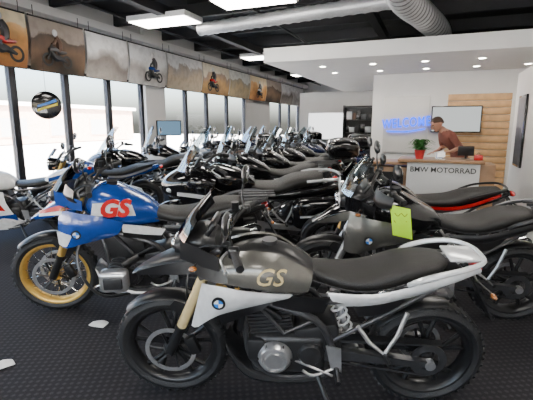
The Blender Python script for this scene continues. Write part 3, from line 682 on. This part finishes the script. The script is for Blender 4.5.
b.surf([[(.037,-.17,-.08),(.037,.0,-.02),(.037,.19,.05)],[(.037,-.16,-.12),(.037,.0,-.06),(.037,.19,.0)]],pmat('sign_yellow',(.8,.65,.05),.5),th=.01)
b.surf([[(.037,-.15,-.0),(.037,.0,.05),(.037,.16,.12)],[(.037,-.16,-.04),(.037,.0,.01),(.037,.18,.07)]],RBL,th=.01)
b.tube([(0,0,.26),(0,0,.9)],.004,BLK)
b.obj('hanging_round_sign',mat=Matrix.Translation(V((-6.05,5.15,1.82)))@Matrix.Rotation(-.75,4,'Z')@Matrix.Scale(.88,4))
b=MB(); b.box((0,0,0),(.05,.62,.38),BLK,bev=.01); b.box((.028,0,0),(.004,.57,.33),emat('screen_picture',(.2,.35,.5),1.)); b.box((-.12,0,0),(.2,.08,.08),BLK)
b.obj('wall_monitor',mat=Matrix.Translation(V((X0+.33,8.75,1.42)))@Matrix.Rotation(-.7,4,'Z'))
b=MB(); b.box((0,0,0),(1.5,.04,1.0),ALU,bev=.006); b.box((0,-.022,0),(1.44,.006,.94),emat('lit_poster',(1,1,1),2.5))
b.obj('lit_poster_board',mat=Matrix.Translation(V((-3.65,15.06,1.45))))
b=MB()
for x in(-.5,.5): b.box((x,0,1.05),(.04,.4,2.1),BLK)
for i in range(6): b.box((0,0,.05+.4*i),(1,.4,.03),BLK)
b.box((0,.19,1.05),(1,.02,2.1),BLK)
cl=[DGR,GLB,DGR,SIL,BLK,BRN,GLB]
for i in range(5):
    x=-.42
    while x<.36:
        w=random.uniform(.08,.2);h=random.uniform(.15,.3); b.box((x+w/2,-.03,.065+.4*i+h/2),(w*.9,.25,h),random.choice(cl),bev=.008); x+=w
b.obj('display_shelf',mat=Matrix.Translation(V((-2.2,13.4,0))))
# wood slat wall + tv + neon
b=MB()
for i in range(14): b.box((0,0,i*.152),(1.25,.03,.14),WOOD,bev=.004)
b.obj('wood_slat_panel',mat=Matrix.Translation(V((.86,10.27,.12))))
b=MB(); b.box((0,0,0),(1.0,.05,1.3),WALL,bev=.006); b.obj('white_backing_panel',mat=Matrix.Translation(V((-.64,10.26,1.5))))
b=MB(); b.box((0,0,0),(1.02,.05,.58),GLB,bev=.01); b.box((0,-.027,0),(.97,.004,.53),emat('tv_picture',(.6,.63,.62),1.3)); b.box((0,.06,0),(.3,.08,.2),BLK)
b.obj('wall_television',mat=Matrix.Translation(V((.42,10.13,1.62))))
NB=emat('neon_blue',(.0,.07,1),4.)
b=MB(); tm=Matrix(((1,0,0,0),(0,0,-1,0),(0,1,0,0),(0,0,0,1)))
b.text('WELCOME',.30,tm@Matrix.Rotation(.05,4,'Z'),NB,ext=.012,offset=.002,space=1.12)
b.tube([(-.62,0,-.19),(0,0,-.2),(.62,0,-.13)],.016,NB,n=8)
b.obj('neon_welcome_sign',mat=Matrix.Translation(V((-.63,10.2,1.54)))@Matrix.Scale(.68,4,V((1,0,0))))
# reception desk
b=MB(); DW=pmat('desk_laminate',(.66,.66,.65),.4,var=.02)
b.box((.14,6.36,.48),(.96,.06,.96),DW,bev=.006)
b.box((.14,6.66,.48),(.94,.5,.94),DW,bev=.006)
b.box((.1,6.62,.985),(1.14,.66,.04),WOODD,bev=.006)
b.box((.72,6.66,.48),(.2,.5,.94),WOODD,bev=.004)
b.box((-.62,6.72,.44),(.56,.5,.86),WOODD,bev=.004); b.box((-.64,6.46,.45),(.5,.02,.7),BLK); b.box((-.64,6.45,.3),(.5,.03,.02),ALU);b.box((-.64,6.45,.6),(.5,.03,.02),ALU)
b.box((-.68,6.7,.93),(.72,.6,.04),WOODD,bev=.006)
b.text('BMW MOTORRAD',.105,Matrix.Translation(V((.14,6.327,.86)))@tm,INK,ext=.002,offset=.001)
b.obj('reception_desk')
DZ=1.006
b=MB(); b.lathe((0,0,0),[(.001,0),(.06,0),(.085,.14),(.092,.14),(.092,.155),(.078,.155),(.07,.12),(.001,.12)],pmat('red_pot',(.5,.03,.03),.4),axis='z',closed=False,n=24)
LEAF=pmat('leaf_green',(.04,.17,.03),.5,var=.4,scale=15)
for i in range(80):
    a=random.uniform(0,2*pi);l=random.uniform(.1,.26);h=random.uniform(.04,.22)
    c,s_=math.cos(a),math.sin(a);w=.024
    b.surf([[(c*.02-s_*w*.3,s_*.02+c*w*.3,.13),(c*l*.5-s_*w,s_*l*.5+c*w,.13+h),(c*l,s_*l,.13+h*.75)],[(c*.02+s_*w*.3,s_*.02-c*w*.3,.13),(c*l*.5+s_*w,s_*l*.5-c*w,.13+h),(c*l+.003,s_*l,.13+h*.75)]],LEAF,th=.002)
b.obj('potted_plant',mat=Matrix.Translation(V((-.18,6.46,DZ)))@Matrix.Scale(.85,4))
b=MB(); b.box((0,0,.23),(.46,.03,.28),BLK,bev=.008);b.box((0,0,.06),(.05,.03,.12),BLK);b.box((0,0,.006),(.2,.16,.012),BLK)
b.obj('computer_monitor',mat=Matrix.Translation(V((.45,6.72,DZ)))@Matrix.Rotation(.3,4,'Z')@Matrix.Scale(.5,4))
b=MB(); b.loft([(-.08,.05,.03,.05,.05,4),(0,.055,.04,.055,.055,4),(.08,.05,.03,.05,.05,4)],RED,n=16); b.tube([(-.04,0,.1),(0,0,.15),(.04,0,.1)],.006,BLK)
b.obj('red_bag',mat=Matrix.Translation(V((.6,6.5,DZ)))@Matrix.Scale(.7,4))
b=MB()
for i in range(4): b.box((i*.02-.03,-.02*i,.06+.015*i),(.13,.006,.1),[WHT,BLU,SIL,WHT][i],rot=(-.25,0,0))
b.box((0,0,.008),(.18,.12,.016),CHR)
b.obj('brochure_holder',mat=Matrix.Translation(V((.1,6.47,DZ)))@Matrix.Scale(.7,4))
b=MB(); b.box((0,0,0),(.03,.6,1.1),GLB,bev=.006); b.box((-.017,0,0),(.004,.54,1.04),bannermat('poster_print',[(.02,.02,.02),(.06,.06,.07),(.12,.12,.14),(.3,.3,.32)],1.5,1.,2.))
b.obj('framed_poster',mat=Matrix.Translation(V((1.24,7.5,1.4))))
b=MB(); PAP=pmat('paper_scrap',(.75,.75,.72),.8)
b.surf([[(-.06,-.04,.004),(0,-.055,.012),(.07,-.03,.004)],[(-.07,.02,.004),(0,.03,.02),(.06,.03,.006)],[(-.03,.05,.004),(.02,.055,.008),(.05,.05,.004)]],PAP,th=.003)
me=b.mesh('paper_scrap')
for i,(x,y) in enumerate(((-2.27,2.21),(-2.43,1.56))):
    o=bpy.data.objects.new('paper_scrap' if i==0 else 'paper_scrap.001',me);scene.collection.objects.link(o);o.matrix_world=Matrix.Translation(V((x,y,.002)))@Matrix.Rotation(i*1.,4,'Z')
# ------------------------------------------------------------------ people
def skinmesh(verts,edges,rad,sub=2,root=0):
    me=bpy.data.meshes.new('sk');me.from_pydata(verts,edges,[])
    o=bpy.data.objects.new('sk',me);scene.collection.objects.link(o)
    md=o.modifiers.new('s','SKIN')
    sv=me.skin_vertices[0].data if me.skin_vertices else None
    if sv is not None:
        for i,r in enumerate(rad):
            sv[i].radius=r if isinstance(r,tuple) else (r,r); sv[i].use_root=(i==root)
    md.use_smooth_shade=True
    ss=o.modifiers.new('u','SUBSURF');ss.levels=sub;ss.render_levels=sub
    dg=bpy.context.evaluated_depsgraph_get(); ev=o.evaluated_get(dg); m2=ev.to_mesh()
    vs=[tuple(v.co) for v in m2.vertices];fs=[tuple(p.vertices) for p in m2.polygons]
    ev.to_mesh_clear();bpy.data.objects.remove(o);bpy.data.meshes.remove(me)
    return vs,fs
SKIN=pmat('skin',(.48,.24,.16),.55,var=.05); HAIR=pmat('hair',(.07,.04,.025),.8); JEAN=pmat('jeans',(.04,.05,.09),.85); SHOE=pmat('shoe_leather',(.02,.02,.02),.5)
EYE=pmat('eye_dark',(.02,.02,.02),.2); LIP=pmat('lips',(.4,.15,.12),.5)
def person(name,loc,head,shirt,arms='reach',bend=0.):
    b=MB()
    vs=[(0,0,.95),(.01,0,1.12),(.05,0,1.3),(.08,0,1.42),(.11,0,1.5),(.14,0,1.58)]
    rad=[(.15,.12),(.145,.115),(.165,.125),(.13,.1),.058,.058]
    ed=[(0,1),(1,2),(2,3),(3,4),(4,5)]
    for sd in(1,-1):
        k=len(vs)
        vs+=[(0,.095*sd,.86),(.03,.11*sd,.5),(-.02,.115*sd,.1),(.13,.14*sd,.045)]
        rad+=[.1,.068,.046,.04]; ed+=[(0,k),(k,k+1),(k+1,k+2),(k+2,k+3)]
        k=len(vs)
        if arms=='reach': vs+=[(.07,.17*sd,1.41),(.08,.235*sd,1.3),(.10,.26*sd,1.18),(.2,.22*sd,1.15),(.32,.18*sd,1.16)]
        else: vs+=[(.07,.17*sd,1.41),(.06,.23*sd,1.3),(.04,.26*sd,1.13),(.08,.27*sd,1.0),(.12,.27*sd,.88)]
        rad+=[.068,.056,.043,.038,.027]; ed+=[(3,k),(k,k+1),(k+1,k+2),(k+2,k+3),(k+3,k+4)]
        w=V(vs[-1]); d=(w-V(vs[-2])).normalized(); up=V((0,0,1)); sdv=d.cross(up).normalized(); nr=sdv.cross(d)
        a,c=skinmesh([tuple(w),tuple(w+d*.04),tuple(w+d*.085)],[(0,1),(1,2)],[(.026,.02),(.038,.016),(.036,.014)],1); b.add(a,c,SKIN)
        for i,(o_,l) in enumerate(((-.03,.065),(-.01,.075),(.01,.07),(.03,.055))):
            p=w+d*.075+sdv*o_; a,c=skinmesh([tuple(p),tuple(p+d*l*.5-nr*.008),tuple(p+d*l*.95-nr*.03)],[(0,1),(1,2)],[.009,.0085,.007],1); b.add(a,c,SKIN)
        p=w+d*.03+sdv*sd*.03; a,c=skinmesh([tuple(p),tuple(p+d*.03+sdv*sd*.03-nr*.01),tuple(p+d*.06+sdv*sd*.035-nr*.02)],[(0,1),(1,2)],[.012,.01,.008],1); b.add(a,c,SKIN)
    a,c=skinmesh(vs,ed,rad,2)
    g={'s':[], 'k':[], 'p':[], 'h':[]}
    for f in c:
        m=V((0,0,0))
        for i in f: m+=V(a[i])
        m/=len(f)
        armd=abs(m.y)
        if m.z<.1: g['h'].append(f)
        elif m.z<.96 and armd<.215: g['p'].append(f)
        elif m.z>1.49: g['k'].append(f)
        elif (armd>.2 or m.x>.19) and m.z<1.22: g['k'].append(f)
        else: g['s'].append(f)
    for kx,mm in(('s',shirt),('k',SKIN),('p',JEAN),('h',SHOE)):
        b.add(a,g[kx],mm)
    hm=b.M.copy(); b.M=Matrix.Translation(V((.155,0,1.63)))@Matrix.Rotation(.25,4,'Y')
    b.loft([(-.095,.03,.03,.03,.03,2),(-.085,.03,.05,.055,.05,2),(-.04,.025,.074,.09,.085,2.1),(.02,.02,.076,.095,.105,2.1),(.06,.01,.066,.08,.11,2.2),(.088,.0,.045,.055,.09,2.2),(.1,-.01,.02,.03,.05,2)],SKIN,n=20)
    b.tube([(.095,0,.03),(.115,0,-.005),(.1,0,-.02)],[.007,.014,.01],SKIN,n=8)
    b.ell((.088,.032,.02),(.01,.013,.008),WHT,mirror=True); b.ell((.095,.032,.02),(.005,.006,.006),EYE,mirror=True)
    b.tube([(.092,-.025,-.055),(.104,0,-.056),(.092,.025,-.055)],.006,LIP,n=6)
    b.ell((-.005,.078,.0),(.018,.009,.03),SKIN,mirror=True)
    b.tube([(.09,.015,.042),(.093,.035,.046),(.08,.052,.038)],.005,HAIR,mirror=True,n=6)
    b.loft([(-.103,.03,.03,.03,.05,2),(-.09,.032,.056,.06,.08,2),(-.04,.03,.08,.093,.055,2.1),(.015,.05,.079,.075,.012,2.1),(.055,.07,.06,.036,.006,2.1)],HAIR,n=20)
    b.M=hm
    if bend:
        out=[]
        for q in b.v:
            t=min(1,max(0,(q[2]-.92)/.3)); an=bend*t; x,z=q[0],q[2]-.95
            out.append((x*math.cos(an)+z*math.sin(an),q[1],.95-x*math.sin(an)+z*math.cos(an)) if t>0 else q)
        b.v=out
    return b.obj(name,60,mat=Matrix.Translation(V(loc))@Matrix.Rotation(head,4,'Z'))
person('man',(.42,7.62,0),math.radians(205),pmat('rust_tshirt',(.2,.065,.045),.85,var=.1),bend=.42)
person('pedestrian',(-8.6,5.5,-.05),math.radians(120),pmat('grey_shirt',(.12,.13,.16),.85),'down')
# ------------------------------------------------------------------ outside
simplebox('ground',(-60,-40,-.16),(-6.66,60,-.06),pmat('pavement',(.62,.6,.58),.9,var=.12,scale=2))
simplebox('ground_front',(-6.66,-40,-.16),(30,-3.2,-.06),pmat('asphalt',(.4,.4,.4),.9,var=.12,scale=2))
b=MB(); BR=pmat('brick_pink',(.62,.42,.35),.85,var=.15,scale=3); GLW=pmat('shop_glass',(.4,.4,.42),.3)
b.box((-33,14,1.5),(6,44,3.0),BR)
for i in range(9): b.box((-29.98,-4+4.4*i,1.3),(.08,2.4,1.6),BR); b.box((-29.93,-4+4.4*i,1.3),(.04,2.2,1.4),GLW)
b.box((-33,14,3.1),(6.6,44.6,.3),WHITEW)
b.obj('brick_building')
w=bpy.data.worlds.new('world');scene.world=w;w.use_nodes=True
nt=w.node_tree;nt.nodes.clear()
o=nt.nodes.new('ShaderNodeOutputWorld');bg=nt.nodes.new('ShaderNodeBackground');bg.inputs[1].default_value=2.4
sk=nt.nodes.new('ShaderNodeTexSky');sk.sky_type='NISHITA';sk.sun_disc=False;sk.sun_elevation=math.radians(50);sk.sun_rotation=math.radians(120)
sk.dust_density=6.
nt.links.new(sk.outputs[0],bg.inputs[0]);nt.links.new(bg.outputs[0],o.inputs[0])
L=bpy.data.lights.new('sun','SUN');L.energy=80;L.angle=.01;L.color=(1,.95,.88)
so=bpy.data.objects.new('sun',L);scene.collection.objects.link(so)
so.rotation_euler=V((-.55,.15,-.82)).to_track_quat('-Z','Y').to_euler()
# ------------------------------------------------------------------ camera
cam=bpy.data.cameras.new('camera');cam.lens=27.7;cam.sensor_width=36;cam.clip_start=.05;cam.clip_end=300
co=bpy.data.objects.new('camera',cam);scene.collection.objects.link(co)
co.location=(0,0,1.5)
co.rotation_euler=(math.radians(90-10.4),0,math.radians(22))
scene.camera=co
